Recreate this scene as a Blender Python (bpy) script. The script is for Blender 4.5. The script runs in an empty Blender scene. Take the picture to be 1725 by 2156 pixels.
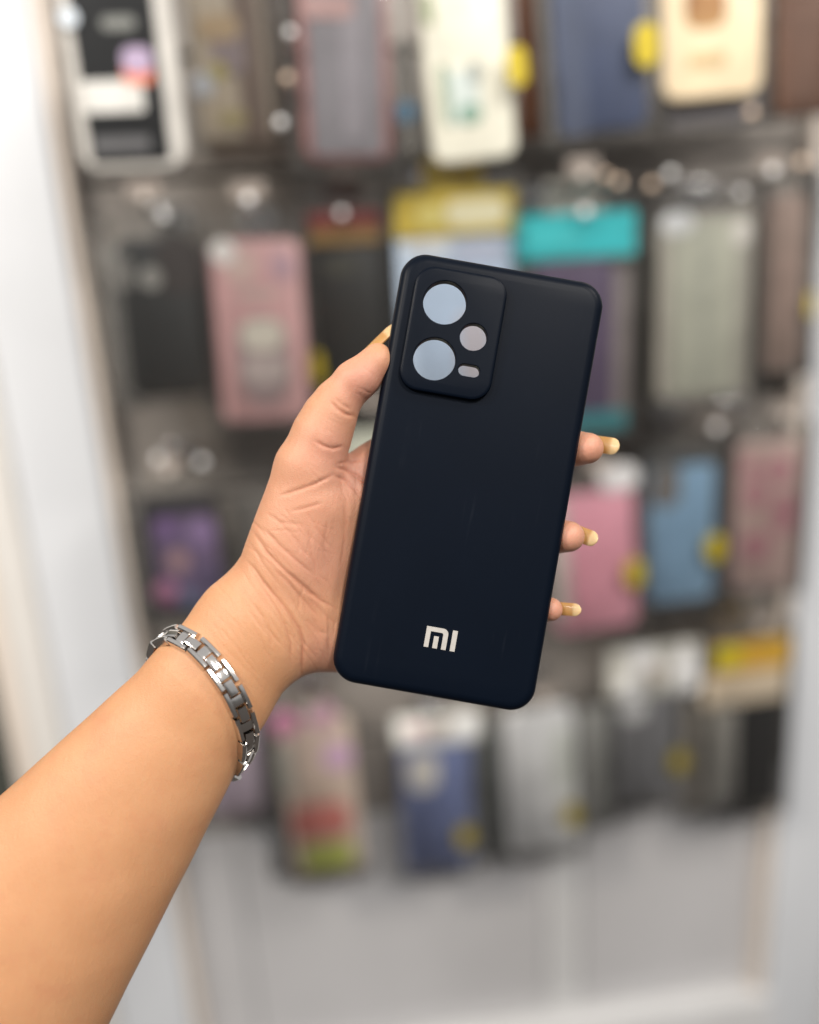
import bpy, bmesh, math, random
import numpy as np
from mathutils import Vector, Matrix
from mathutils.geometry import tessellate_polygon
random.seed(7)
S = bpy.context.scene
C = S.collection
R = math.radians

# ------------------------------------------------------------------ camera
F_PX, W_PX, H_PX = 1800.0, 1725.0, 2156.0
Z0 = 0.34                                  # distance of the held case
PXM = Z0 / F_PX                            # metres per unit in the hand frame
CAM = Vector((0, 0, 1.45))
yaw, pitch, roll = R(6.0), R(16.2), R(3.4)
FWD = Vector((math.sin(yaw)*math.cos(pitch), math.cos(yaw)*math.cos(pitch), -math.sin(pitch)))
r0 = Vector((math.cos(yaw), -math.sin(yaw), 0)); u0 = r0.cross(FWD)
UP = u0*math.cos(roll) + r0*math.sin(roll)
RIGHT = r0*math.cos(roll) - u0*math.sin(roll)
def basis(o):
    return Matrix(((RIGHT.x, UP.x, -FWD.x, o.x), (RIGHT.y, UP.y, -FWD.y, o.y),
                   (RIGHT.z, UP.z, -FWD.z, o.z), (0, 0, 0, 1)))
cam = bpy.data.cameras.new('camera'); camo = bpy.data.objects.new('camera', cam)
C.objects.link(camo); camo.matrix_world = basis(CAM); S.camera = camo
cam.sensor_fit = 'VERTICAL'; cam.sensor_height = 36; cam.sensor_width = 36
cam.lens = 36*F_PX/H_PX
cam.clip_start = 0.01; cam.clip_end = 50
cam.dof.use_dof = True; cam.dof.focus_distance = Z0 + 0.002; cam.dof.aperture_fstop = 1.55

# ------------------------------------------------------------------ light
w = bpy.data.worlds.new("World"); S.world = w; w.use_nodes = True
bg = w.node_tree.nodes['Background']; bg.inputs[1].default_value = 1.0
_n = w.node_tree.nodes; _l = w.node_tree.links.new                     # the shop around: pale ceiling, dim floor
_tc = _n.new('ShaderNodeTexCoord'); _sp = _n.new('ShaderNodeSeparateXYZ'); _mr = _n.new('ShaderNodeMapRange'); _cr = _n.new('ShaderNodeValToRGB')
_l(_tc.outputs['Generated'], _sp.inputs[0]); _l(_sp.outputs['Z'], _mr.inputs[0]); _mr.inputs[1].default_value = -1; _mr.inputs[2].default_value = 1
_l(_mr.outputs[0], _cr.inputs[0]); _l(_cr.outputs[0], bg.inputs[0])
_e = _cr.color_ramp.elements; _e[0].position = 0; _e[0].color = (.10, .085, .075, 1); _e[1].position = 1; _e[1].color = (.62, .61, .60, 1)
for _p, _c in ((.42, (.13, .118, .11, 1)), (.51, (.17, .165, .16, 1)), (.575, (.42, .42, .425, 1)), (.72, (.62, .61, .60, 1))):
    _x = _e.new(_p); _x.color = _c
def area(name, loc, target, size, power, col, shape='DISK'):
    l = bpy.data.lights.new(name, 'AREA'); l.shape = shape; l.size = size; l.energy = power; l.color = col
    o = bpy.data.objects.new(name, l); C.objects.link(o); o.location = loc
    o.rotation_euler = (Vector(target)-Vector(loc)).to_track_quat('-Z', 'Y').to_euler(); return o
area('ceiling_lamp_or_fill', (-1.0, -0.10, 2.25), (0.0, 0.34, 1.36), 0.22, 13.0, (1.0, 0.90, 0.78))
area('ceiling_lamp_or_fill', (0.55, -1.2, 2.8), (0.2, 0.8, 1.1), 0.35, 30, (1.0, 0.95, 0.89))
area('ceiling_lamp_or_fill', (-1.1, -1.2, 2.75), (0.0, 0.85, 1.0), 0.35, 19, (1.0, 0.98, 0.96))
area('ceiling_lamp_or_fill', (1.0, -0.15, 2.4), (0.5, 0.86, 1.15), 0.35, 11, (1.0, 0.94, 0.87))  # added fill with no known source, brightens the right post
S.view_settings.view_transform = 'Standard'; S.view_settings.look = 'None'
S.view_settings.exposure = 0.0; S.view_settings.gamma = 1.0
S.cycles.use_denoising = True
S.cycles.transparent_max_bounces = 16

# ------------------------------------------------------------------ helpers
def lin(c):
    return tuple(((v/255)/12.92 if v/255 <= .04045 else ((v/255+.055)/1.055)**2.4) for v in c)
def mat(name, rgb, rough=.5, var=.12, scale=40, metal=0, spec=.5, bump=0, bscale=300, coat=0):
    m = bpy.data.materials.new(name); m.use_nodes = True; nt = m.node_tree; b = nt.nodes['Principled BSDF']
    c = lin(rgb); b.inputs['Roughness'].default_value = rough; b.inputs['Metallic'].default_value = metal
    b.inputs['Specular IOR Level'].default_value = spec; b.inputs['Coat Weight'].default_value = coat
    tc = nt.nodes.new('ShaderNodeTexCoord'); n = nt.nodes.new('ShaderNodeTexNoise')
    n.inputs['Scale'].default_value = scale; n.inputs['Detail'].default_value = 4
    nt.links.new(tc.outputs['Object'], n.inputs['Vector'])
    cr = nt.nodes.new('ShaderNodeValToRGB')
    cr.color_ramp.elements[0].position = .3; cr.color_ramp.elements[1].position = .7
    cr.color_ramp.elements[0].color = (*[v*(1-var) for v in c], 1)
    cr.color_ramp.elements[1].color = (*[min(1, v*(1+var)) for v in c], 1)
    nt.links.new(n.outputs['Fac'], cr.inputs['Fac']); nt.links.new(cr.outputs[0], b.inputs['Base Color'])
    if bump:
        n2 = nt.nodes.new('ShaderNodeTexNoise'); n2.inputs['Scale'].default_value = bscale
        nt.links.new(tc.outputs['Object'], n2.inputs['Vector'])
        bp = nt.nodes.new('ShaderNodeBump'); bp.inputs['Strength'].default_value = bump; bp.inputs['Distance'].default_value = .0005
        nt.links.new(n2.outputs['Fac'], bp.inputs['Height']); nt.links.new(bp.outputs[0], b.inputs['Normal'])
    return m
_mc = {}
def M(rgb, rough=.45, **k):
    key = (rgb, rough, tuple(sorted(k.items())))
    if key not in _mc: _mc[key] = mat('plastic_%d_%d_%d' % rgb, rgb, rough, **k)
    return _mc[key]
def clear_mat(name, tint, haze, rough):
    m = bpy.data.materials.new(name); m.use_nodes = True; nt = m.node_tree
    nt.nodes.remove(nt.nodes['Principled BSDF']); out = nt.nodes['Material Output']
    t = nt.nodes.new('ShaderNodeBsdfTransparent'); t.inputs[0].default_value = (*tint, 1)
    d = nt.nodes.new('ShaderNodeBsdfDiffuse'); d.inputs[0].default_value = (.75, .74, .72, 1)
    g = nt.nodes.new('ShaderNodeBsdfGlossy'); g.inputs['Roughness'].default_value = rough
    n = nt.nodes.new('ShaderNodeTexNoise'); n.inputs['Scale'].default_value = 35; n.inputs['Detail'].default_value = 3
    tc = nt.nodes.new('ShaderNodeTexCoord'); nt.links.new(tc.outputs['Object'], n.inputs['Vector'])
    bp = nt.nodes.new('ShaderNodeBump'); bp.inputs['Strength'].default_value = .12; bp.inputs['Distance'].default_value = .01
    nt.links.new(n.outputs['Fac'], bp.inputs['Height']); nt.links.new(bp.outputs[0], g.inputs['Normal'])
    m1 = nt.nodes.new('ShaderNodeMixShader'); m1.inputs[0].default_value = haze
    nt.links.new(t.outputs[0], m1.inputs[1]); nt.links.new(d.outputs[0], m1.inputs[2])
    fr = nt.nodes.new('ShaderNodeFresnel'); fr.inputs[0].default_value = 1.38; nt.links.new(bp.outputs[0], fr.inputs['Normal'])
    m2 = nt.nodes.new('ShaderNodeMixShader'); nt.links.new(fr.outputs[0], m2.inputs[0])
    nt.links.new(m1.outputs[0], m2.inputs[1]); nt.links.new(g.outputs[0], m2.inputs[2])
    nt.links.new(m2.outputs[0], out.inputs[0]); return m
CLEAR = clear_mat('clear_film', (.985, .985, .98), .018, .1)
FROST = clear_mat('frosted_film', (.95, .95, .94), .13, .15)

def link(name, me, m, parent=None, smooth=True, angle=35):
    o = bpy.data.objects.new(name, me); C.objects.link(o)
    if m: me.materials.append(m)
    if smooth:
        me.polygons.foreach_set('use_smooth', [True]*len(me.polygons))
        me.set_sharp_from_angle(angle=R(angle))
    if parent: o.parent = parent
    return o
def tag(o, label, cat, group=None):
    o['label'] = label; o['category'] = cat
    if group: o['group'] = group
    return o
def empty(name, loc, rot=(0, 0, 0)):
    o = bpy.data.objects.new(name, None); C.objects.link(o); o.location = loc; o.rotation_euler = rot
    o.empty_display_size = .02; return o
def from_bm(bm, name):
    me = bpy.data.meshes.new(name); bmesh.ops.recalc_face_normals(bm, faces=bm.faces); bm.to_mesh(me); bm.free(); return me
def rrect(x0, x1, y0, y1, r, n=7):
    """rounded rectangle, counter-clockwise in x/y"""
    r = max(1e-6, min(r, (x1-x0)/2*.999, (y1-y0)/2*.999)); p = []
    for cx, cy, a in ((x1-r, y1-r, 0), (x0+r, y1-r, 90), (x0+r, y0+r, 180), (x1-r, y0+r, 270)):
        for i in range(n+1):
            t = R(a+90*i/n); p.append((cx+r*math.cos(t), cy+r*math.sin(t)))
    return p
def circle(cx, cy, r, n=48): return [(cx+r*math.cos(2*math.pi*i/n), cy+r*math.sin(2*math.pi*i/n)) for i in range(n)]
def bridge(bm, a, b, flip=False):
    n = len(a)
    for i in range(n):
        f = (a[i], a[(i+1) % n], b[(i+1) % n], b[i])
        try: bm.faces.new(f)
        except ValueError: pass
def fill(bm, loops):
    """fill the first loop, the others being holes; loops = lists of BMVerts"""
    flat = [v for l in loops for v in l]
    for t in tessellate_polygon([[v.co.copy() for v in l] for l in loops]):
        try: bm.faces.new([flat[i] for i in t])
        except ValueError: pass
def slab(name, outline, y_back, y_front, m, parent, bevel=.001, seg=3):
    """outline in local x/z; front is -y"""
    bm = bmesh.new()
    xs = [p[0] for p in outline]; zs = [p[1] for p in outline]
    cx, cz = (min(xs)+max(xs))/2, (min(zs)+max(zs))/2; hw, hh = (max(xs)-min(xs))/2, (max(zs)-min(zs))/2
    def ring(ins, y): return [bm.verts.new((cx+(x-cx)*(1-ins/hw), y, cz+(z-cz)*(1-ins/hh))) for x, z in outline]
    rb = ring(0, y_back); prev = rb
    for i in range(seg+1):
        a = math.pi/2*i/seg
        r = ring(bevel*(1-math.cos(a)), y_front+bevel*(1-math.sin(a))); bridge(bm, prev, r); prev = r
    bm.faces.new(prev); bm.faces.new(rb)
    return link(name, from_bm(bm, name), m, parent)
def tube(bm, pts, r, n=8, caps=True):
    rings = []
    for i, p in enumerate(pts):
        p = Vector(p); d = (Vector(pts[min(i+1, len(pts)-1)])-Vector(pts[max(i-1, 0)])).normalized()
        a = d.orthogonal().normalized(); b = d.cross(a)
        if rings and False: pass
        rr = r[i] if isinstance(r, (list, tuple)) else r
        rings.append([bm.verts.new(p+a*rr*math.cos(2*math.pi*k/n)+b*rr*math.sin(2*math.pi*k/n)) for k in range(n)])
    for a, b in zip(rings, rings[1:]): bridge(bm, a, b)
    if caps: bm.faces.new(rings[0]); bm.faces.new(rings[-1])
def box(bm, x0, x1, y0, y1, z0, z1, bev=0):
    g = bmesh.ops.create_cube(bm, size=1, matrix=Matrix.Translation(((x0+x1)/2, (y0+y1)/2, (z0+z1)/2)) @ Matrix.Diagonal((x1-x0, y1-y0, z1-z0, 1)))
    if bev:
        es = list({e for v in g['verts'] for e in v.link_edges})
        bmesh.ops.bevel(bm, geom=es, offset=bev, segments=3, affect='EDGES', profile=.5)
def cast(px, py, yp):
    d = FWD + RIGHT*((px-W_PX/2)/F_PX) - UP*((py-H_PX/2)/F_PX)
    return CAM + d*((yp-CAM.y)/d.y)

# ------------------------------------------------------------------ the wall and its frame
YW = 0.86
TOPZ, BOTZ = 1.95, 0.30
XL = cast(170, 450, YW).x - .01; XR = cast(1700, 500, YW).x + .01
wall = empty('wall', ((XL+XR)/2, YW, BOTZ)); wall['kind'] = 'structure'
slat_m = mat('shaded_taupe_board', (134, 128, 122), .5, .22, 16, bump=.1)  # boards darkened, shade of the hanging packs put into the colour
panel_m = mat('grey_panel', (190, 189, 190), .18, .05, 6, bump=.05, spec=.7)
groove_m = mat('dark_groove', (60, 57, 55), .6)
z_panel = cast(900, 1700, YW).z
bm = bmesh.new(); box(bm, XL-.02, XR+.02, YW+.012, YW+.03, BOTZ, TOPZ)
o = link('backing', from_bm(bm, 'backing'), groove_m, wall, smooth=False); o.matrix_parent_inverse = Matrix.Translation(wall.location).inverted()
z = z_panel; k = 0; smesh = None
while z < TOPZ-.05:
    if smesh is None:
        bm = bmesh.new(); box(bm, XL, XR, 0, .0118, .003, .097, .0015); smesh = from_bm(bm, 'slat')
    s = bpy.data.objects.new('slat', smesh); C.objects.link(s); s.parent = wall
    if not smesh.materials: smesh.materials.append(slat_m)
    s.location = (-wall.location.x, 0, z-BOTZ); z += .1
# smooth grey panels below the last row, with thin upright seams
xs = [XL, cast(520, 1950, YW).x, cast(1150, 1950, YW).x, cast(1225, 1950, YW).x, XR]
zl = cast(1200, 2118, YW).z
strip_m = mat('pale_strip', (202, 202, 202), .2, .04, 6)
for q, (a, b) in enumerate(zip(xs, xs[1:])):
    bm = bmesh.new(); box(bm, a+.0008, b-.0008, 0, .0118, zl, z_panel-.002, .0012)
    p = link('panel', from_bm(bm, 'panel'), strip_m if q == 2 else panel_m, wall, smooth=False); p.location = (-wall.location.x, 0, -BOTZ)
white_m = mat('white_paint', (216, 219, 223), .35, .03, 8, spec=.5)
cream_m = mat('warm_light_edge', (226, 214, 202), .4, .03, 8)  # cream paints warm light on the white post edges
bm = bmesh.new(); box(bm, XL, XR, YW-.028, YW+.011, BOTZ, zl-.003, .004)
sh = link('base_ledge', from_bm(bm, 'base_ledge'), mat('ledge_white', (204, 204, 204), .3, .04, 10), None)
tag(sh, 'white base ledge running along the foot of the grey display wall', 'ledge')
# left post: face, rounded edge bead, outer bead
YP = YW-.022
def post(name, x_in, x_out, label):
    e = empty(name, ((x_in+x_out)/2, YP, BOTZ)); tag(e, label, 'post')
    sg = 1 if x_in > x_out else -1
    def seg(nm, a, b, y0, m, bev):
        bm = bmesh.new(); lo, hi = min(a, b), max(a, b)
        box(bm, lo, hi, y0, YW+.03, BOTZ, TOPZ, bev)
        q = link(nm, from_bm(bm, nm), m, e); q.location = (-e.location.x, -e.location.y, -e.location.z); return q
    wbead = .011
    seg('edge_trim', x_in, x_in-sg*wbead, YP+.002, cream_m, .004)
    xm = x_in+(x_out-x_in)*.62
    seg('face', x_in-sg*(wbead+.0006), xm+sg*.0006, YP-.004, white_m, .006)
    seg('face', xm, x_out+sg*(.0226), YP-.007, mat('white_paint_warm_light', (222, 219, 214), .4, .03, 8), .006)  # warmer copy of the white face, light put into the colour
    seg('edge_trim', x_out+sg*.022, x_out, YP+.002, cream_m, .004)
    return e
xl_in = cast(160, 450, YP).x; xl_out = cast(33, 1650, YP).x
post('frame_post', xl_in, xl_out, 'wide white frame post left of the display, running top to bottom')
xr_in = cast(1690, 700, YP).x
post('frame_post', xr_in, xr_in+.16, 'white frame post with warm light painted on its inner edge at the right of the display')
# the next bay of the shop, seen only as a dark sliver left of the post
bm = bmesh.new(); box(bm, xl_out-.5, xl_out-.002, YW+.02, YW+.04, BOTZ, TOPZ)
nb = link('wall', from_bm(bm, 'wall'), mat('dark_bay', (70, 72, 66), .5), None, smooth=False); nb['kind'] = 'structure'

# ------------------------------------------------------------------ packages on the wall
PROT = {1: .150, 2: .120, 3: .090, 4: .050}
chrome = mat('chrome', (200, 200, 200), .15, .02, metal=1)
tip_m = mat('plastic_tip', (196, 188, 180), .25, .02)
glint_tip = mat('white_glint_tip', (245, 245, 245), .2, .01)  # whiter than the other tips, paints glints onto hook ends
class Pack:
    def __init__(s, row, quad, label, group='phone case packs hanging on the wall hooks', dy=0, name='case_package', cat='phone case'):
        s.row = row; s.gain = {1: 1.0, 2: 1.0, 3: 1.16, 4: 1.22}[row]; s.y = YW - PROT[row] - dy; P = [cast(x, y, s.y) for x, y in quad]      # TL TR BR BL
        c = sum(P, Vector())/4; ax = ((P[1]-P[0])+(P[2]-P[3])).normalized(); s.ang = math.atan2(ax.z, ax.x)
        down = ((P[3]-P[0])+(P[2]-P[1]))/2
        a2 = math.atan2(-down.x, -down.z)                                       # lean of the sides
        s.ang = (s.ang*.4 + -a2*.6)
        s.w = ((P[1]-P[0]).length+(P[2]-P[3]).length)/2; s.h = down.length
        s.e = empty(name, c, (0, -s.ang, 0)); tag(s.e, label, cat, group)
        s.c = c; s.top = s.h/2; s.label = label; s.mpx = (c-CAM).dot(FWD)/F_PX
    def loc(s, px, py):
        d = cast(px, py, s.y)-s.c; ca, sa = math.cos(s.ang), math.sin(s.ang)
        return (d.x*ca+d.z*sa, -d.x*sa+d.z*ca)
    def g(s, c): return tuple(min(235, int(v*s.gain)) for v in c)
    def body(s, rgb, t=.010, r=.011, x0=0, x1=1, y0=0, y1=1, rough=.45, front=0, name='phone_case', **k):
        hw, hh = s.w/2, s.h/2
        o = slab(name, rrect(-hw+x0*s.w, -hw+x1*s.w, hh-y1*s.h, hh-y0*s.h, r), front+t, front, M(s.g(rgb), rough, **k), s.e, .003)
        return o
    def patch(s, px, py, wpx, hpx, rgb, lift=.0008, round_=.5, rough=.5, name='print', y=0, th=.0006, **k):
        x, z = s.loc(px, py); w_, h_ = wpx*s.mpx/2, hpx*s.mpx/2
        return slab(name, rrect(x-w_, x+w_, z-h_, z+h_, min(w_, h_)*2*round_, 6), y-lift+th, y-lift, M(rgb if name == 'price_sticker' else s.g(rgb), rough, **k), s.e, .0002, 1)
    def sticker(s, px, py, wpx=38, hpx=60): 
        return s.patch(px, py, wpx, hpx, tuple(int(v*{1: 1, 2: .9, 3: .84, 4: .72}[s.row]) for v in (196, 174, 26)), lift=.0135, name='price_sticker', round_=.48, th=.0012)  # darker in lower rows, falloff of the light put into the yellow
    def bag(s, g=.006, top=.02, m=None):
        hw, hh = s.w/2+g, s.h/2
        return slab('clear_bag', rrect(-hw, hw, -hh-g, hh+top, .006), .014, -.0105, m or CLEAR, s.e, .004)
    def tab(s, hgt=.028, w=.5, m=None, rgb=None):
        hw = s.w/2*w; bm = bmesh.new()
        o = rrect(-hw, hw, s.top-.003, s.top+hgt, .006); hole = circle(0, s.top+hgt-.009, .0035, 16)
        a = [bm.verts.new((x, .002, z)) for x, z in o]; b = [bm.verts.new((x, .002, z)) for x, z in hole]
        a2 = [bm.verts.new((x, .003, z)) for x, z in o]; b2 = [bm.verts.new((x, .003, z)) for x, z in hole]
        fill(bm, [a, b]); fill(bm, [a2, b2]); bridge(bm, a, a2); bridge(bm, b, b2)
        s.tabz = s.top+hgt-.009
        return link('hang_tab', from_bm(bm, 'hang_tab'), m or (M(rgb) if rgb else CLEAR), s.e, smooth=False)
    def header(s, rgb, y0px, y1px, x0px, x1px, m=None, t=.004, name='header_card', y=-.004):
        xm, ym = (x0px+x1px)/2, (y0px+y1px)/2
        return s.patch(xm, ym, x1px-x0px, y1px-y0px, rgb, round_=.06, name=name, y=y, th=t)
    def hook(s, hgt=.019, short='', px=None, white=False):
        x, zt = 0, s.top+hgt
        if px: x = s.loc(px, 1000)[0]*0 + s.loc(px, 500)[0]
        ca, sa = math.cos(s.ang), math.sin(s.ang)
        wp = s.c + Vector((x*ca-zt*sa, 0, x*sa+zt*ca))
        e = empty('display_hook_or_glint', (wp.x, YW, wp.z)); tag(e, 'metal wire display hook carrying the '+short, 'hook', 'wire hooks on the display wall')
        L = YW-s.y+.022; bm = bmesh.new()
        tube(bm, [(0, 0, 0), (0, -L*.5, 0), (0, -L+.008, .001), (0, -L, .007)], .0022, 8)
        link('wire', from_bm(bm, 'wire'), chrome, e)
        bm = bmesh.new(); bmesh.ops.create_uvsphere(bm, u_segments=16, v_segments=10, radius=.0042, matrix=Matrix.Translation((0, -L-.001, .009)))
        link('tip', from_bm(bm, 'tip'), glint_tip if white else tip_m, e)
        bm = bmesh.new(); box(bm, -.016, .016, -.004, 0, -.014, .014, .002); link('back_plate', from_bm(bm, 'back_plate'), chrome, e)
        bm = bmesh.new(); box(bm, -.013, .013, -L-.0012, -L+.0002, .010, .022, .0004); link('price_tag', from_bm(bm, 'price_tag'), M((150, 140, 132), .3), e)

# row 1
p = Pack(1, ((108, -120), (340, -125), (400, 350), (165, 370)), 'pack of a black phone case in a rounded grey-white frame beside the left post')
p.body((205, 202, 196), t=.012, r=.016, name='frame', rough=.3); 
p.patch(247, 105, 168, 440, (19, 20, 21), lift=.0012, round_=.06, name='window_card', rough=.3)
p.patch(240, 204, 125, 62, (214, 213, 208), lift=.0022, round_=.1)
p.patch(290, 128, 62, 50, (176, 158, 186), lift=.0030, round_=.4); p.patch(292, 158, 62, 38, (222, 128, 98), lift=.0024, round_=.3)
p.patch(258, 304, 120, 28, (92, 92, 94), lift=.0022, round_=.1); p.patch(250, 50, 70, 26, (120, 122, 118), lift=.0022); p.patch(146, 40, 40, 36, (216, 226, 240), lift=.004)
p = Pack(1, ((372, -120), (545, -125), (572, 285), (425, 302)), 'beige pack printed with a small purple picture, second in the top row', dy=-.02)
p.body((172, 158, 138), t=.008, r=.006); p.patch(525, 120, 55, 330, (92, 68, 50), round_=.1); p.patch(480, 100, 70, 105, (124, 108, 110), lift=.0014, round_=.3)
p.patch(462, 150, 34, 34, (160, 148, 70), lift=.002); p.patch(428, 180, 44, 50, (178, 182, 190), lift=.002); p.patch(460, 60, 90, 50, (166, 140, 102), lift=.002); p.patch(492, 250, 60, 30, (160, 146, 96), lift=.002)
p.bag()
p = Pack(1, ((628, -120), (815, -125), (828, 335), (632, 345)), 'dusty red phone case with a grey see-through back in the top row')
p.body((150, 104, 102), t=.011); p.patch(727, 155, 150, 320, (146, 143, 148), round_=.06, rough=.25); p.patch(690, 15, 110, 46, (196, 160, 156), lift=.0022)
p.patch(742, 160, 40, 250, (158, 153, 160), lift=.0016, round_=.3); p.bag(g=.012)
p = Pack(1, ((838, 80), (872, 78), (880, 325), (850, 330)), 'thin pack with a blue tip showing beside the white green-drawn case', dy=-.03)
p.body((150, 148, 142), t=.005, r=.004); p.patch(852, 235, 46, 40, (86, 140, 176), lift=.001)
p = Pack(1, ((868, -110), (1052, -115), (1095, 325), (915, 352)), 'cream white phone case with faint green drawings in the top row')
p.body((218, 216, 200), t=.011, rough=.35); p.patch(972, 205, 80, 105, (190, 200, 196), round_=.3); p.patch(938, 200, 18, 120, (132, 150, 128), lift=.0014)
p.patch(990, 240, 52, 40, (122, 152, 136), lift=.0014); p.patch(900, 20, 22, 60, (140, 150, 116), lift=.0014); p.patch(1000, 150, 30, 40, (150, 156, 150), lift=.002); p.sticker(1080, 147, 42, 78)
p = Pack(1, ((1085, -110), (1140, -112), (1140, 280), (1098, 292)), 'rust brown pack half hidden between the cream case and the navy case', dy=-.04)
p.body((122, 74, 46), t=.008, r=.004); 
p = Pack(1, ((1158, -110), (1352, -115), (1372, 262), (1180, 288)), 'navy blue phone case with a yellow price sticker in the top row', dy=-.01)
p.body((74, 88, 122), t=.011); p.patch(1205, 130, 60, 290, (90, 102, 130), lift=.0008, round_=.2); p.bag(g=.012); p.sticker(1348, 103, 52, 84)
p = Pack(1, ((1384, -110), (1612, -112), (1606, 198), (1400, 215)), 'cream phone case with brown picture and rounded foot at top right')
p.body((232, 212, 178), t=.012, r=.014, rough=.35); p.patch(1486, 20, 88, 70, (176, 134, 84), round_=.4); p.patch(1462, 0, 36, 60, (150, 104, 60), lift=.0014)
p.patch(1512, 5, 30, 50, (158, 112, 68), lift=.0014); p.patch(1490, 127, 84, 26, (196, 172, 128), round_=.3)
p = Pack(1, ((1392, -100), (1610, -102), (1612, 258), (1400, 272)), 'clear pack with a dark blue stripe behind the cream case', dy=-.018)
p.body((150, 146, 148), t=.004, r=.006); p.patch(1500, 228, 180, 12, (82, 84, 112)); p.bag(g=.006)
p = Pack(1, ((1640, -110), (1790, -112), (1790, 235), (1640, 245)), 'brown phone case cut by the right edge of the photo at the top')
p.body((112, 78, 60), t=.010); p.patch(1690, 110, 70, 200, (128, 96, 80), round_=.4); p.bag(g=.006)
# row 2
p = Pack(2, ((240, 505), (418, 498), (430, 825), (276, 842)), 'black phone case in a clear pack, first of the second row')
p.body((22, 24, 24), t=.010); p.patch(375, 560, 90, 110, (40, 30, 26), round_=.3); p.patch(318, 585, 42, 46, (150, 148, 142), lift=.002); p.patch(262, 575, 34, 66, (112, 110, 106), lift=.002); p.bag(); p.tab(); p.hook(short='black case pack by the left post')  # the two greyish patches are painted glints
p = Pack(2, ((445, 508), (630, 498), (656, 880), (462, 896)), 'pink phone case with a white and grey oval picture in the second row')
p.body((198, 156, 155), t=.010, rough=.4); p.patch(556, 760, 112, 190, (150, 132, 132), round_=.5); p.patch(552, 705, 88, 64, (204, 200, 186), lift=.0016, round_=.4)
p.patch(560, 780, 92, 60, (182, 170, 166), lift=.0016, round_=.4); p.patch(505, 560, 64, 70, (196, 172, 164), lift=.0012); p.patch(595, 560, 54, 60, (176, 146, 156), lift=.0012); p.patch(540, 620, 80, 24, (190, 166, 160), lift=.0012)
p.patch(470, 530, 50, 50, (226, 224, 220), lift=.002); p.bag(); p.tab(); p.hook(short='pink case with the oval picture', white=True)
p = Pack(2, ((648, 452), (802, 446), (832, 802), (668, 816)), 'black pack with red and gold header behind the thumb', dy=-.02)
p.body((21, 21, 19), t=.010, y0=.13); p.header((132, 40, 36), 448, 480, 652, 800); p.header((150, 116, 58), 480, 512, 652, 800, y=-.0032)
p.patch(715, 560, 70, 40, (56, 54, 44), round_=.3); p.sticker(664, 770, 30, 66); p.bag(); p.tab(rgb=(120, 104, 98)); p.hook(short='black pack with the red header')
p = Pack(2, ((832, 415), (1080, 402), (1092, 838), (852, 862)), 'pale blue-white pack under a mustard yellow header behind the held case')
p.body((196, 214, 240), t=.008, r=.008, y0=.17, rough=.35); p.header((196, 172, 56), 408, 492, 832, 1082); p.patch(1000, 448, 130, 54, (226, 220, 186), lift=.0052, round_=.5)
p.patch(905, 455, 60, 40, (216, 204, 120), lift=.0052); p.patch(900, 515, 90, 40, (226, 228, 230), lift=.0016, round_=.3); p.patch(1010, 530, 110, 50, (188, 196, 216), lift=.0012, round_=.3)
p.patch(1000, 735, 70, 150, (206, 200, 206), lift=.0016, round_=.2)
p.bag(m=CLEAR); p.tab(rgb=(196, 172, 56)); p.hook(short='pack with the mustard header')
p = Pack(2, ((1082, 455), (1335, 445), (1322, 905), (1100, 925)), 'purple phone case in a pack with a teal header and teal foot')
p.body((92, 76, 104), t=.010, r=.011, x0=.14, x1=.86, y0=.2, y1=.92); p.header((34, 190, 196), 452, 540, 1082, 1335); p.header((60, 150, 158), 868, 908, 1110, 1322)
p.patch(1165, 500, 120, 50, (62, 206, 210), lift=.0052); p.patch(1272, 505, 90, 40, (44, 200, 206), lift=.0052); p.patch(1220, 720, 240, 330, (150, 140, 138), lift=-.0112, round_=.04, name='back_card'); p.bag(); p.tab(rgb=(150, 146, 138)); p.hook(short='purple case with the teal header')
p = Pack(2, ((1390, 450), (1592, 442), (1576, 830), (1386, 850)), 'whitish clear phone case with ribbed back in the second row')
p.body((168, 164, 154), t=.011, rough=.3); p.patch(1482, 650, 140, 350, (192, 193, 178), round_=.06, rough=.25); p.patch(1482, 650, 16, 330, (176, 178, 166), lift=.0014); p.patch(1425, 470, 70, 44, (226, 228, 230), lift=.002); p.patch(1560, 490, 40, 50, (220, 216, 210), lift=.002)
p.bag(g=.009); p.tab(w=.8); p.hook(short='whitish clear case', px=1590, white=True)
p = Pack(2, ((1608, 410), (1700, 406), (1686, 775), (1600, 788)), 'dusty mauve phone case against the right frame post')
p.body((150, 130, 120), t=.010); p.patch(1655, 620, 60, 170, (160, 138, 128), round_=.4); p.sticker(1690, 640, 14, 50); p.bag(); p.tab(); 
p = Pack(2, ((1600, 760), (1680, 755), (1676, 830), (1596, 838)), 'dark pack bottom showing under the mauve case', dy=-.03)
p.body((56, 50, 44), t=.008, r=.006)
# row 3
p = Pack(3, ((292, 1050), (452, 1040), (492, 1290), (322, 1310)), 'black-edged phone case with purple and pink pattern above the wrist')
p.body((32, 31, 35), t=.010); p.patch(395, 1180, 130, 200, (98, 82, 110), round_=.15)
for x, y, a, b, c in ((375, 1180, 46, 46, (160, 128, 128)), (350, 1245, 50, 54, (176, 120, 150)), (425, 1120, 50, 60, (130, 108, 146)), (350, 1110, 40, 40, (112, 84, 132)), (440, 1220, 40, 60, (72, 64, 92)), (400, 1260, 40, 40, (100, 112, 140))): p.patch(x, y, a, b, c, lift=.0016)
p.bag(); p.tab(); p.hook(short='purple patterned case')
p = Pack(3, ((700, 915), (870, 905), (885, 1240), (720, 1255)), 'greenish white pack showing between thumb and palm', dy=-.01)
p.body((190, 192, 176), t=.010); p.bag(); p.tab(); p.hook(short='greenish white pack behind the hand')
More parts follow.
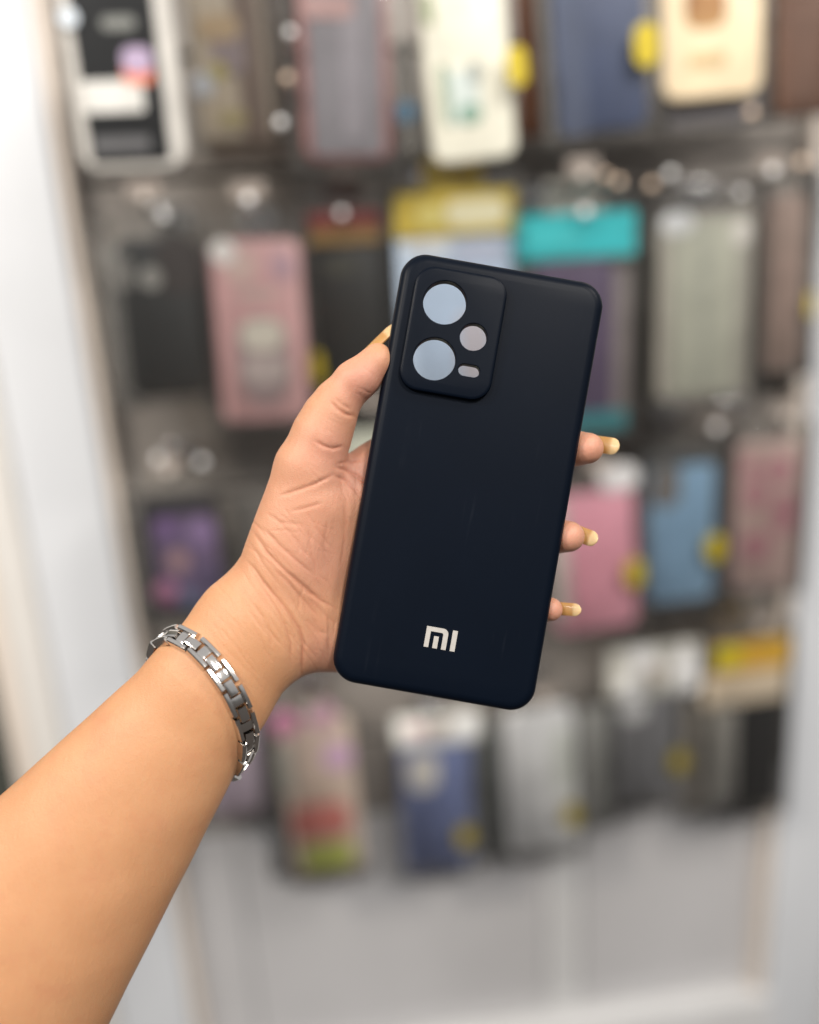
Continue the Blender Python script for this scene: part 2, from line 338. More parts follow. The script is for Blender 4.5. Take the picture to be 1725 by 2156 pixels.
p = Pack(3, ((1155, 1045), (1335, 1032), (1346, 1310), (1180, 1342)), 'plain pink phone case behind the fingertips with a yellow sticker')
p.body((202, 144, 158), t=.010); p.patch(1180, 1180, 36, 250, (184, 176, 170), lift=.0012, round_=.2, name='edge_print'); p.patch(1300, 1005, 84, 56, (232, 232, 228), lift=.004); p.bag(); p.sticker(1327, 1197); p.tab(); p.hook(short='plain pink case')  # the white patch at the top is a painted glint
p = Pack(3, ((1352, 962), (1522, 950), (1512, 1268), (1356, 1284)), 'blue phone case with a dark bumper edge in the third row')
p.body((58, 60, 60), t=.012, r=.014); p.patch(1434, 1125, 142, 300, (122, 152, 176), round_=.12, rough=.35); p.patch(1400, 1022, 60, 90, (104, 100, 96), lift=.003, round_=.4, name='camera_window'); p.sticker(1493, 1145); p.bag(); p.tab(); p.hook(short='blue bumper case', px=1497, white=True)
p = Pack(3, ((1548, 935), (1700, 925), (1664, 1232), (1542, 1248)), 'rosy case with darker pink blotches against the right post')
p.body((164, 142, 136), t=.010)
for x, y, a, b in ((1590, 1040, 50, 60), (1650, 1080, 50, 90), (1590, 1150, 70, 60), (1640, 990, 60, 50), (1580, 985, 40, 40)): p.patch(x, y, a, b, (156, 110, 118), lift=.0012)
p.bag(); p.tab(); p.hook(short='rosy blotched case')
# row 4
p = Pack(4, ((425, 1530), (538, 1522), (552, 1700), (430, 1728)), 'pale pink pack behind the bracelet')
p.body((206, 178, 190), t=.010); p.bag(); p.tab(); p.hook(short='pale pink pack behind the bracelet')
p = Pack(4, ((584, 1530), (738, 1512), (770, 1822), (618, 1850)), 'peach phone case with red and lime patches in the bottom row')
p.body((208, 176, 162), t=.010); p.patch(675, 1728, 124, 84, (196, 120, 112), round_=.3); p.patch(692, 1802, 110, 62, (182, 192, 92), lift=.0012, round_=.3); p.patch(712, 1592, 62, 60, (206, 160, 190), lift=.0012)
p.patch(600, 1520, 56, 56, (214, 130, 160), lift=.002, y=-.002); p.patch(675, 1500, 60, 60, (206, 152, 172), lift=.002, y=-.002); p.patch(600, 1620, 40, 120, (168, 166, 156), lift=.0012, round_=.3); p.patch(670, 1660, 90, 30, (188, 172, 156), lift=.0012)
p.bag(); p.tab(); p.hook(short='peach case with lime patch')
p = Pack(4, ((834, 1572), (1000, 1560), (988, 1820), (862, 1838)), 'slate blue phone case with pale header in the bottom row')
p.body((98, 108, 142), t=.010); p.patch(890, 1625, 66, 90, (190, 186, 178), lift=.002, round_=.45, name='camera_window'); p.header((204, 196, 188), 1500, 1566, 832, 1008); p.patch(900, 1530, 90, 26, (196, 168, 168), lift=.0052); p.patch(980, 1528, 46, 46, (226, 222, 208), lift=.0058)
p.sticker(975, 1746, 36, 50); p.bag(); p.tab(); p.hook(short='slate blue case')
p = Pack(4, ((1062, 1512), (1212, 1486), (1216, 1782), (1072, 1806)), 'pale grey-white phone case in the bottom row')
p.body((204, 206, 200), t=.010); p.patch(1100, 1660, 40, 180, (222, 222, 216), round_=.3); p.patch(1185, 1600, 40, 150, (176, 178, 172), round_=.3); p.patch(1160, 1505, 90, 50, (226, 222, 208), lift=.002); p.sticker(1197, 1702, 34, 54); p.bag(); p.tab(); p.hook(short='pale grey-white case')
p = Pack(4, ((1288, 1462), (1438, 1448), (1412, 1682), (1308, 1698)), 'charcoal grey phone case with yellow sticker in the bottom row')
p.body((108, 108, 110), t=.010); p.sticker(1420, 1590, 36, 50); p.header((168, 166, 158), 1352, 1462, 1278, 1470, m=FROST)
for x, y in ((1325, 1442), (1350, 1385), (1440, 1390), (1440, 1430), (1330, 1490)): p.patch(x, y, 58, 50, (212, 216, 212), lift=.006)  # pale patches paint glints around the header
p.bag(); p.tab(); p.hook(short='charcoal grey case')
p = Pack(4, ((1505, 1360), (1655, 1342), (1640, 1695), (1500, 1715)), 'black phone case under a yellow and beige header at lower right')
p.body((24, 24, 25), t=.010, y0=.33, x0=.25); p.header((198, 154, 48), 1345, 1408, 1502, 1660); p.header((196, 180, 160), 1408, 1478, 1480, 1655, y=-.0034); p.patch(1530, 1380, 56, 46, (226, 186, 24), lift=.0052)
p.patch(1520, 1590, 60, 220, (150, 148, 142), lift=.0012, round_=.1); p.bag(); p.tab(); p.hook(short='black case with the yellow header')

# packs stacked behind the front ones seen in the gaps, plus added hooks whose pale tips paint glints
for row, quad, rgb, label in (
    (1, ((400, -120), (600, -125), (612, 330), (440, 345)), (92, 78, 66), 'dark brown pack stacked behind the beige printed pack'),
    (1, ((600, -110), (640, -112), (640, 320), (612, 322)), (160, 152, 146), 'pale pack edge left of the dusty red case'),
    (1, ((1130, -110), (1175, -112), (1196, 300), (1150, 304)), (150, 146, 142), 'grey clear pack edge left of the navy blue case'),
    (2, ((205, 520), (262, 518), (296, 850), (248, 856)), (120, 118, 114), 'grey pack edge between the left post and the black case'),
    (2, ((415, 520), (452, 518), (476, 850), (440, 856)), (62, 58, 56), 'dark pack edge between the black case and the pink case'),
    (2, ((806, 500), (846, 498), (860, 820), (836, 824)), (44, 42, 38), 'dark pack edge left of the mustard header pack'),
    (2, ((1322, 520), (1392, 518), (1388, 840), (1330, 850)), (66, 64, 58), 'dark pack between the purple case and the whitish case'),
    (2, ((1580, 470), (1612, 468), (1604, 800), (1582, 804)), (140, 128, 118), 'taupe pack edge right of the whitish case'),
    (3, ((270, 1070), (310, 1068), (334, 1300), (300, 1306)), (90, 88, 86), 'grey pack edge left of the purple patterned case'),
    (3, ((1520, 960), (1552, 958), (1544, 1250), (1514, 1254)), (60, 58, 56), 'dark pack edge right of the blue bumper case'),
    (3, ((480, 1050), (560, 1045), (590, 1280), (520, 1290)), (70, 68, 66), 'dark grey pack beside the thumb base behind the hand'),
    (4, ((545, 1540), (590, 1536), (616, 1830), (580, 1836)), (84, 84, 84), 'dark grey pack edge left of the peach case'),
    (4, ((1005, 1540), (1066, 1534), (1072, 1790), (1020, 1798)), (82, 84, 82), 'dark grey pack between the slate blue case and the pale case'),
    (4, ((1216, 1500), (1290, 1494), (1300, 1720), (1232, 1730)), (112, 112, 110), 'mid grey pack left of the charcoal case'),
    (4, ((1440, 1470), (1510, 1462), (1500, 1700), (1440, 1708)), (120, 116, 110), 'taupe grey pack between the charcoal and the black case'),
    ):
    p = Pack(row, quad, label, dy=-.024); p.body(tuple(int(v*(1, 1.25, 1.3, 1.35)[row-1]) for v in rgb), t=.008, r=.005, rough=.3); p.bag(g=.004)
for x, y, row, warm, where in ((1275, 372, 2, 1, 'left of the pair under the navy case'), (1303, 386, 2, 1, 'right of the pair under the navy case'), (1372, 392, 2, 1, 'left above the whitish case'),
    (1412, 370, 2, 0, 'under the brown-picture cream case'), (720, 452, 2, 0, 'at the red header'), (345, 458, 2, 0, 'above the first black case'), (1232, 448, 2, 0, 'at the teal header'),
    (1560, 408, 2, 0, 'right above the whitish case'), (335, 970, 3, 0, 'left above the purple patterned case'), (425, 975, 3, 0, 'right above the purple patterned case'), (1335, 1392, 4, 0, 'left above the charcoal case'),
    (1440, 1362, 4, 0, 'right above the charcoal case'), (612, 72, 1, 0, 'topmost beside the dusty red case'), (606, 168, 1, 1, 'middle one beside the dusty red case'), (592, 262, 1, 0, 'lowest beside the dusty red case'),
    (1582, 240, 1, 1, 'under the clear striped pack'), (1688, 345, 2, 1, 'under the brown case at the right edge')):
    yy = YW-PROT[row]-.02; q = cast(x, y, yy); e = empty('display_hook_or_glint', (q.x, YW, q.z)); L = YW-yy
    tag(e, 'added wire hook, %s tip painted as a glint, %s' % ('cream' if warm else 'white', where), 'hook', 'added wire hooks with tips painted as glints')
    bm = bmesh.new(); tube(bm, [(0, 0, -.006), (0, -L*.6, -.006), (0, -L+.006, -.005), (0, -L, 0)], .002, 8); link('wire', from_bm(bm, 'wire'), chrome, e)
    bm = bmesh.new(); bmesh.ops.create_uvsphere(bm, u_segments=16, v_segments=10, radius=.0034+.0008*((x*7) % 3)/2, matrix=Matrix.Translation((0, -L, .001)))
    link('tip', from_bm(bm, 'tip'), M((240, 214, 190), .2) if warm else glint_tip, e)  # pale tip colour stands in for a bright reflection

# ------------------------------------------------------------------ hand-frame
HAND = basis(CAM + FWD*Z0)
def hp(px, py, wz=0):
    k = 1-wz/F_PX
    return Vector(((px-W_PX/2)*k*PXM, -(py-H_PX/2)*k*PXM, wz*PXM))

# ------------------------------------------------------------------ the held case
A10 = R(10.0)
CASE = HAND @ Matrix.Translation(hp(987, 1015, 0)) @ Matrix.Rotation(-A10, 4, 'Z')
case_m = mat('navy_silicone', (6, 13, 24), .38, .06, 30, spec=.09, bump=.06, bscale=2500)
_nt = case_m.node_tree; _b = _nt.nodes['Principled BSDF']; _src = _b.inputs['Base Color'].links[0].from_socket      # faint handling scuffs and lint
_tc = _nt.nodes.new('ShaderNodeTexCoord'); _mp = _nt.nodes.new('ShaderNodeMapping'); _mp.inputs['Scale'].default_value = (420, 26, 1); _mp.inputs['Rotation'].default_value = (0, 0, R(4))
_n1 = _nt.nodes.new('ShaderNodeTexNoise'); _n1.inputs['Scale'].default_value = 1; _n1.inputs['Detail'].default_value = 3
_m1 = _nt.nodes.new('ShaderNodeMapRange'); _m1.inputs[1].default_value = .60; _m1.inputs[2].default_value = .80; _m1.inputs[4].default_value = .22
_n2 = _nt.nodes.new('ShaderNodeTexNoise'); _n2.inputs['Scale'].default_value = 45; _n2.inputs['Detail'].default_value = 2
_m2 = _nt.nodes.new('ShaderNodeMapRange'); _m2.inputs[1].default_value = .5; _m2.inputs[2].default_value = .65
_mu = _nt.nodes.new('ShaderNodeMath'); _mu.operation = 'MULTIPLY'
_mx = _nt.nodes.new('ShaderNodeMix'); _mx.data_type = 'RGBA'; _mx.inputs[7].default_value = (*lin((40, 44, 52)), 1)
_nt.links.new(_tc.outputs['Object'], _mp.inputs[0]); _nt.links.new(_mp.outputs[0], _n1.inputs['Vector']); _nt.links.new(_n1.outputs['Fac'], _m1.inputs[0])
_nt.links.new(_tc.outputs['Object'], _n2.inputs['Vector']); _nt.links.new(_n2.outputs['Fac'], _m2.inputs[0])
_nt.links.new(_m1.outputs[0], _mu.inputs[0]); _nt.links.new(_m2.outputs[0], _mu.inputs[1]); _nt.links.new(_mu.outputs[0], _mx.inputs[0])
_nt.links.new(_src, _mx.inputs[6]); _nt.links.new(_mx.outputs[2], _b.inputs['Base Color'])
U = PXM
def ringv(bm, pts, zz): return [bm.verts.new((x*U, -y*U, zz*U)) for x, y in pts]
root = empty('held_phone_case', (0, 0, 0)); root.matrix_world = CASE
tag(root, 'dark navy silicone phone case with a camera cutout, held up in the hand', 'phone case')
HWc, HHc, RC = 218.5, 463, 54
def inset(i): return rrect(-HWc+i, HWc-i, -HHc+i, HHc-i, RC-i*.8, 14)
bm = bmesh.new()
prof = [(22, 0), (15, -1), (9, -4), (4.5, -9), (1.5, -16), (0, -24), (0, -44), (2, -48), (7, -49), (8, -44), (9, -20), (14, -12), (22, -9)]
rings = [ringv(bm, inset(i), zz) for i, zz in prof]
for a, b in zip(rings, rings[1:]): bridge(bm, a, b)
PL = (-184, 11, -432, -169)
pl_out = rrect(*PL, 42, 10)
ho = ringv(bm, pl_out, 0); hi = ringv(bm, pl_out, -9)
fill(bm, [rings[0], ho]); fill(bm, [rings[-1], hi]); bridge(bm, ho, hi)
shell = link('shell', from_bm(bm, 'shell'), case_m, root, angle=28)
bm = bmesh.new()
def pin(i): return rrect(PL[0]+i, PL[1]-i, PL[2]+i, PL[3]-i, 42-i*.9, 10)
prof = [(-.4, -9), (-.4, 6), (.2, 11), (1.6, 14.4), (4, 16), (7, 16.6)]
rr = [ringv(bm, pin(i), zz) for i, zz in prof]
for a, b in zip(rr, rr[1:]): bridge(bm, a, b)
holes = [circle(-115, -359.5, 45.5), circle(-116, -240, 44.5), circle(-43.5, -299, 28.5), rrect(-63, -18, -241, -216, 12.4, 8)]
top, bot = [], []
for h in holes:
    cx = sum(p[0] for p in h)/len(h); cy = sum(p[1] for p in h)/len(h)
    big = [(x+(x-cx)/max(1, math.hypot(x-cx, y-cy))*1.6, y+(y-cy)/max(1, math.hypot(x-cx, y-cy))*1.6) for x, y in h]
    a = ringv(bm, big, 16.6); b = ringv(bm, h, 15.2); c = ringv(bm, h, -9); bridge(bm, a, b); bridge(bm, b, c); top.append(a); bot.append(c)
fill(bm, [rr[-1]]+top); fill(bm, [rr[0]]+bot)
link('camera_frame', from_bm(bm, 'camera_frame'), case_m, root, angle=28)
# logo: m with a rounded shoulder, a short inner bar and an i
logo_m = mat('silver_print', (192, 188, 182), .42, .06, 900, spec=.5, metal=.35)
lg = empty('logo', (0, 0, 0)); lg.parent = root
bm = bmesh.new()
def poly(pts, z1=1.2):
    ox, oy = -33.5, 335-22
    a = ringv(bm, [(x+ox, y+oy) for x, y in pts], z1); b = ringv(bm, [(x+ox, y+oy) for x, y in pts], -1)
    fill(bm, [a]); bridge(bm, a, b)
arc = lambda cx, cy, r, a0, a1, n=6: [(cx+r*math.cos(R(a0+(a1-a0)*i/n)), cy+r*math.sin(R(a0+(a1-a0)*i/n))) for i in range(n+1)]
poly([(0, 44), (0, 0)] + arc(35.6, 11.5, 11.5, -90, 0) + [(47, 44), (36.8, 44), (36.8, 14.5)] + arc(33, 13.4, 3.8, 0, -90) + [(9.8, 9.6), (9.8, 44)])
bm.verts.ensure_lookup_table(); l1 = link('letter', from_bm(bm, 'letter'), logo_m, lg, smooth=False)
bm = bmesh.new(); poly([(18.3, 18.5), (28.4, 18.5), (28.4, 44), (18.3, 44)]); link('letter_bar', from_bm(bm, 'letter_bar'), logo_m, lg, smooth=False)
bm = bmesh.new(); poly([(55.5, 0), (66, 0), (66, 44), (55.5, 44)]); link('letter', from_bm(bm, 'letter'), logo_m, lg, smooth=False)

# ------------------------------------------------------------------ hand and forearm: one surface from blended tapered limbs
G = 2.6
U0, U1, V0, V1, W0, W1 = -230, 1330, 650, 2340, -300, 170
def P3(px, py, wz):
    k = 1-wz/F_PX
    return np.array([(px-W_PX/2)*k, (py-H_PX/2)*k, wz], np.float32)
gu = np.arange(U0-W_PX/2, U1-W_PX/2, G, dtype=np.float32); gv = np.arange(V0-H_PX/2, V1-H_PX/2, G, dtype=np.float32); gw = np.arange(W0, W1, G, dtype=np.float32)
D = np.full((len(gu), len(gv), len(gw)), 400., np.float32)
PR = []
def limb(a, b, ra, rb, k=25, flat=1.0):
    PR.append((P3(*a), P3(*b), float(ra), float(rb), float(k), float(flat)))
def sd(p, a, b, ra, rb, flat):
    ab = b-a; L2 = float((ab*ab).sum())
    t = np.clip(((p[0]-a[0])*ab[0]+(p[1]-a[1])*ab[1]+(p[2]-a[2])*ab[2])/L2, 0, 1)
    dx, dy, dz = p[0]-a[0]-t*ab[0], p[1]-a[1]-t*ab[1], (p[2]-a[2]-t*ab[2])/flat
    return np.sqrt(dx*dx+dy*dy+dz*dz)-(ra+(rb-ra)*t)
def smin(a, b, k):
    h = np.maximum(k-np.abs(a-b), 0)/k
    return np.minimum(a, b)-h*h*k*.25
# forearm and wrist
limb((-270, 2384, -60), (-47, 2091, -52), 300, 289, 6, .62)
limb((-47, 2091, -52), (438, 1455, -45), 289, 135, 6, .66)
limb((438, 1455, -45), (530, 1335, -60), 135, 122, 30, .70)
# palm
limb((535, 1325, -70), (610, 1255, -95), 118, 108, 60, .72)
limb((590, 1310, -85), (735, 1322, -125), 108, 100, 50, .72)     # heel of the hand
limb((570, 1262, -65), (652, 985, -48), 92, 73, 40, .85)          # thenar
limb((620, 1180, -62), (665, 1070, -50), 86, 78, 40, .80)
limb((600, 1270, -120), (830, 1010, -130), 84, 66, 50, .75)       # metacarpals
limb((610, 1280, -120), (865, 1090, -138), 84, 64, 40, .75)
limb((620, 1290, -120), (870, 1190, -138), 84, 62, 40, .75)
limb((640, 1300, -120), (845, 1290, -132), 84, 58, 40, .75)
# thumb
limb((652, 985, -48), (712, 845, -36), 70, 47, 22)
limb((676, 910, -42), (690, 880, -40), 57, 52, 30)
limb((714, 842, -36), (748, 802, -30), 46, 43, 14)
limb((748, 802, -30), (795, 752, -26), 43, 30, 14)
limb((770, 790, -22), (792, 765, -20), 34, 30, 20)                # pulp
# index (behind the case)
limb((650, 1245, -82), (748, 1050, -84), 72, 60, 45, .75)
limb((715, 1010, -84), (830, 954, -120), 35, 48, 24)
limb((795, 995, -128), (960, 905, -118), 62, 48, 34)
limb((960, 905, -118), (1070, 868, -104), 46, 40, 14); limb((1070, 868, -104), (1135, 850, -94), 40, 30, 12)
# middle, ring, little finger
limb((865, 1085, -135), (1040, 995, -140), 58, 47, 30); limb((1040, 995, -140), (1160, 950, -112), 46, 41, 14); limb((1160, 950, -112), (1241, 943, -54), 44, 29, 14); limb((1196, 943, -76), (1236, 944, -46), 42, 32, 14)
limb((870, 1185, -135), (1030, 1150, -142), 56, 46, 30); limb((1030, 1150, -142), (1125, 1132, -114), 45, 40, 14); limb((1125, 1132, -114), (1201, 1129, -54), 43, 29, 14); limb((1156, 1127, -80), (1196, 1130, -46), 41, 32, 14)
limb((845, 1285, -130), (985, 1300, -134), 52, 39, 30); limb((985, 1300, -134), (1085, 1288, -104), 38, 32, 14); limb((1085, 1288, -104), (1160, 1283, -50), 35, 25, 12)
def field(p):
    d = None
    for a, b, ra, rb, k, fl in PR:
        e = sd(p, a, b, ra, rb, fl); d = e if d is None else smin(d, e, k)
    return d
for a, b, ra, rb, k, fl in PR:
    lo = np.minimum(a-ra, b-rb)-k-12; hi = np.maximum(a+ra, b+rb)+k+12
    sl = [slice(max(0, int(np.searchsorted(g, lo[i])-1)), int(np.searchsorted(g, hi[i])+1)) for i, g in enumerate((gu, gv, gw))]
    sub = D[sl[0], sl[1], sl[2]]
    if sub.size == 0: continue
    p = (gu[sl[0]][:, None, None], gv[sl[1]][None, :, None], gw[sl[2]][None, None, :])
    sub[...] = smin(sub, sd(p, a, b, ra, rb, fl), k)
D[0] = D[-1] = 5; D[:, 0] = D[:, -1] = 5; D[:, :, 0] = D[:, :, -1] = 5
def surface_nets(D):
    ins = D < 0; nx, ny, nz = D.shape
    cnt = np.zeros((nx-1, ny-1, nz-1), np.int8)
    for i in (0, 1):
        for j in (0, 1):
            for k in (0, 1): cnt += ins[i:nx-1+i, j:ny-1+j, k:nz-1+k]
    act = (cnt > 0) & (cnt < 8); idx = np.full(act.shape, -1, np.int32); cells = np.argwhere(act); idx[act] = np.arange(len(cells))
    pos = np.zeros((len(cells), 3)); num = np.zeros(len(cells)); ci, cj, ck = cells.T
    cor = [(i, j, k) for i in (0, 1) for j in (0, 1) for k in (0, 1)]
    vals = {c: D[ci+c[0], cj+c[1], ck+c[2]].astype(float) for c in cor}
    for c in cor:
        for ax in range(3):
            if c[ax]: continue
            e = list(c); e[ax] = 1; e = tuple(e); a, b = vals[c], vals[e]; m = (a < 0) != (b < 0)
            t = a[m]/(a[m]-b[m]); q = np.repeat(np.array(c, float)[None], m.sum(), 0); q[:, ax] += t
            pos[m] += q; num[m] += 1
    pos = cells+pos/num[:, None]
    quads = []
    for ax in range(3):
        o = [x for x in range(3) if x != ax]
        sa = [slice(1, -1)]*3; sa[ax] = slice(0, -1); sb = list(sa); sb[ax] = slice(1, None)
        A, B = ins[tuple(sa)], ins[tuple(sb)]; e = np.argwhere(A != B); f = A[A != B]
        base = e.copy(); base[:, o[0]] += 1; base[:, o[1]] += 1
        def g(d0, d1):
            q = base.copy(); q[:, o[0]] -= d0; q[:, o[1]] -= d1; return idx[q[:, 0], q[:, 1], q[:, 2]]
        q = np.stack([g(1, 1), g(0, 1), g(0, 0), g(1, 0)], 1)
        fl = f if ax != 1 else ~f
        q[~fl] = q[~fl][:, ::-1]; quads.append(q)
    return pos, np.concatenate(quads)
vp, fq = surface_nets(D)
vp = vp*G + np.array([gu[0], gv[0], gw[0]])
# normals from the field
def grad(v):
    e = 3.0; out = np.zeros_like(v)
    for i in range(3):
        d = np.zeros(3); d[i] = e; out[:, i] = field((v+d).T.astype(np.float32))-field((v-d).T.astype(np.float32))
    return out/np.linalg.norm(out, axis=1, keepdims=True)
N = grad(vp)
# creases: polylines in the picture of the palm, depth and half width
CR = [([(702, 1000), (662, 1020), (624, 1033), (589, 1044)], 4.0, 4.2), ([(678, 1059), (646, 1069), (613, 1076)], 2.4, 4),
 ([(664, 928), (683, 940), (702, 945), (722, 940)], 4.2, 4.5), ([(531, 1190), (554, 1225), (587, 1263), (613, 1295), (632, 1325), (640, 1357), (636, 1400), (633, 1425)], 5.5, 4.8),
 ([(520, 1185), (562, 1250), (589, 1292), (605, 1325), (613, 1357), (613, 1405)], 3.0, 4.5), ([(541, 1128), (562, 1163), (595, 1196), (624, 1225), (656, 1252), (678, 1266), (712, 1284)], 4.2, 5),
 ([(554, 1110), (587, 1147), (624, 1180), (662, 1212)], 3, 5), ([(608, 1206), (640, 1233), (667, 1257)], 3.4, 4.5), ([(575, 1195), (610, 1230), (650, 1275), (672, 1300)], 3.0, 5),
 ([(727, 1060), (729, 1099), (725, 1140), (718, 1190)], 2.6, 6), ([(707, 983), (732, 991), (756, 1005), (775, 1020)], 6, 5), ([(702, 1000), (728, 1012), (748, 1030), (762, 1050)], 3.6, 4.5), ([(708, 978), (735, 972), (760, 968)], 3.6, 5),
 ([(697, 845), (713, 862), (728, 872), (746, 877)], 5.0, 4.5), ([(706, 838), (722, 853), (740, 862)], 2.0, 4), ([(690, 1100), (682, 1150), (690, 1200)], 1.8, 5), ([(650, 1110), (655, 1160), (668, 1205)], 1.8, 5),
 ([(560, 1080), (590, 1100), (640, 1105)], 1.4, 5), ([(640, 1300), (672, 1330), (690, 1335)], 2.2, 6), ([(652, 1260), (690, 1300), (716, 1318)], 2, 5), ([(505, 1230), (540, 1280), (560, 1330)], 1.6, 6), ([(535, 1275), (565, 1320), (575, 1365)], 1.6, 6)]
XY = vp[:, :2]/(1-vp[:, 2:]/F_PX) + np.array([W_PX/2, H_PX/2])
disp = np.zeros(len(vp)); front = np.clip(N[:, 2]*2.0+.1, 0, 1)
hand_m_ = (XY[:, 0] > 400) & (XY[:, 0] < 800) & (XY[:, 1] < 1450)
rl = random.Random(11)
for q in range(46):                        # fine lines fanning from the wrist over the heel of the thumb
    x, y = rl.uniform(515, 690), rl.uniform(1090, 1400)
    a = R(52 + (x-540)*.02 - (1250-y)*.03 + rl.uniform(-6, 6)); L = rl.uniform(45, 130)
    dx, dy = math.cos(a)*L/2, math.sin(a)*L/2; bx, by = rl.uniform(-6, 6), rl.uniform(-6, 6)
    CR.append(([(x-dx, y-dy), (x+bx, y+by), (x+dx, y+dy)], rl.uniform(.6, 1.7), rl.uniform(2.3, 3.4)))
for q in range(40):                        # finer criss-cross in the palm
    x, y = rl.uniform(590, 755), rl.uniform(1000, 1380)
    a = R(rl.choice((78, 100, 35, 15)) + rl.uniform(-12, 12)); L = rl.uniform(22, 70)
    dx, dy = math.cos(a)*L/2, math.sin(a)*L/2
    CR.append(([(x-dx, y-dy), (x+rl.uniform(-4, 4), y+rl.uniform(-4, 4)), (x+dx, y+dy)], rl.uniform(.4, 1.0), rl.uniform(2.2, 3)))
for q in range(34):                        # faint lines running down the wrist
    x = rl.uniform(440, 570); y = 1345+(x-505)*.75+rl.uniform(-95, 95)
    a = R(50 + rl.uniform(-9, 9)); L = rl.uniform(25, 80)
    dx, dy = math.cos(a)*L/2, math.sin(a)*L/2
    CR.append(([(x-dx, y-dy), (x+rl.uniform(-3, 3), y+rl.uniform(-3, 3)), (x+dx, y+dy)], rl.uniform(.3, .9), rl.uniform(2.4, 3.6)))
for q in range(16):                        # thumb
    x, y = rl.uniform(640, 790), 0; y = 985-(x-640)*1.42+rl.uniform(-25, 25)
    a = R(38 + rl.uniform(-14, 14)); L = rl.uniform(18, 45)
    dx, dy = math.cos(a)*L/2, math.sin(a)*L/2
    CR.append(([(x-dx, y-dy), (x+2, y+rl.uniform(-3, 3)), (x+dx, y+dy)], rl.uniform(.5, 1.0), 2.4))
sub = np.where(hand_m_ & (front > 0))[0]; Q = XY[sub]; acc = np.zeros(len(sub)); crz = np.zeros(len(sub))
for pts, dep, wd in CR:
    pts = np.array(pts, float); near = np.where((Q[:, 0] > pts[:, 0].min()-30) & (Q[:, 0] < pts[:, 0].max()+30) & (Q[:, 1] > pts[:, 1].min()-30) & (Q[:, 1] < pts[:, 1].max()+30))[0]
    q_ = Q[near]; best = np.full(len(q_), 1e9); par = np.zeros(len(q_)); n = len(pts)-1
    for i in range(n):
        a, b = pts[i], pts[i+1]; ab = b-a; t = np.clip(((q_-a)@ab)/(ab@ab), 0, 1); d = np.hypot(*(q_-a-t[:, None]*ab).T)
        m = d < best; best[m] = d[m]; par[m] = ((i+t)/n)[m]
    taper = np.clip(np.minimum(par, 1-par)*5+.2, 0, 1); wv = wd*.72
    prof = -np.exp(-(best/wv)**2)+.15*np.exp(-((best-2.4*wd)/(1.5*wd))**2)
    acc[near] += dep*.66*taper*prof*front[sub][near]
    crz[near] = np.maximum(crz[near], np.clip(dep/5, 0, 1)*taper*np.exp(-(best/wv)**2))
disp[sub] += acc; crease = np.zeros(len(vp)); crease[sub] = crz
# soft unevenness of flesh
rng = np.random.RandomState(3)
for i in range(14):
    kv = rng.randn(3)*.022; disp += .3*np.sin(vp@kv+rng.rand()*6.28)*.5
vp = vp+N*disp[:, None]
me = bpy.data.meshes.new('person')
co = np.stack([vp[:, 0], -vp[:, 1], vp[:, 2]], 1)*PXM
me.from_pydata(co.tolist(), [], fq.tolist()); me.update()
me.polygons.foreach_set('use_smooth', [True]*len(me.polygons))
bm = bmesh.new(); bm.from_mesh(me); bmesh.ops.recalc_face_normals(bm, faces=bm.faces)
for _ in range(1): bmesh.ops.smooth_vert(bm, verts=bm.verts, factor=.4, use_axis_x=True, use_axis_y=True, use_axis_z=True)
bm.to_mesh(me); bm.free()
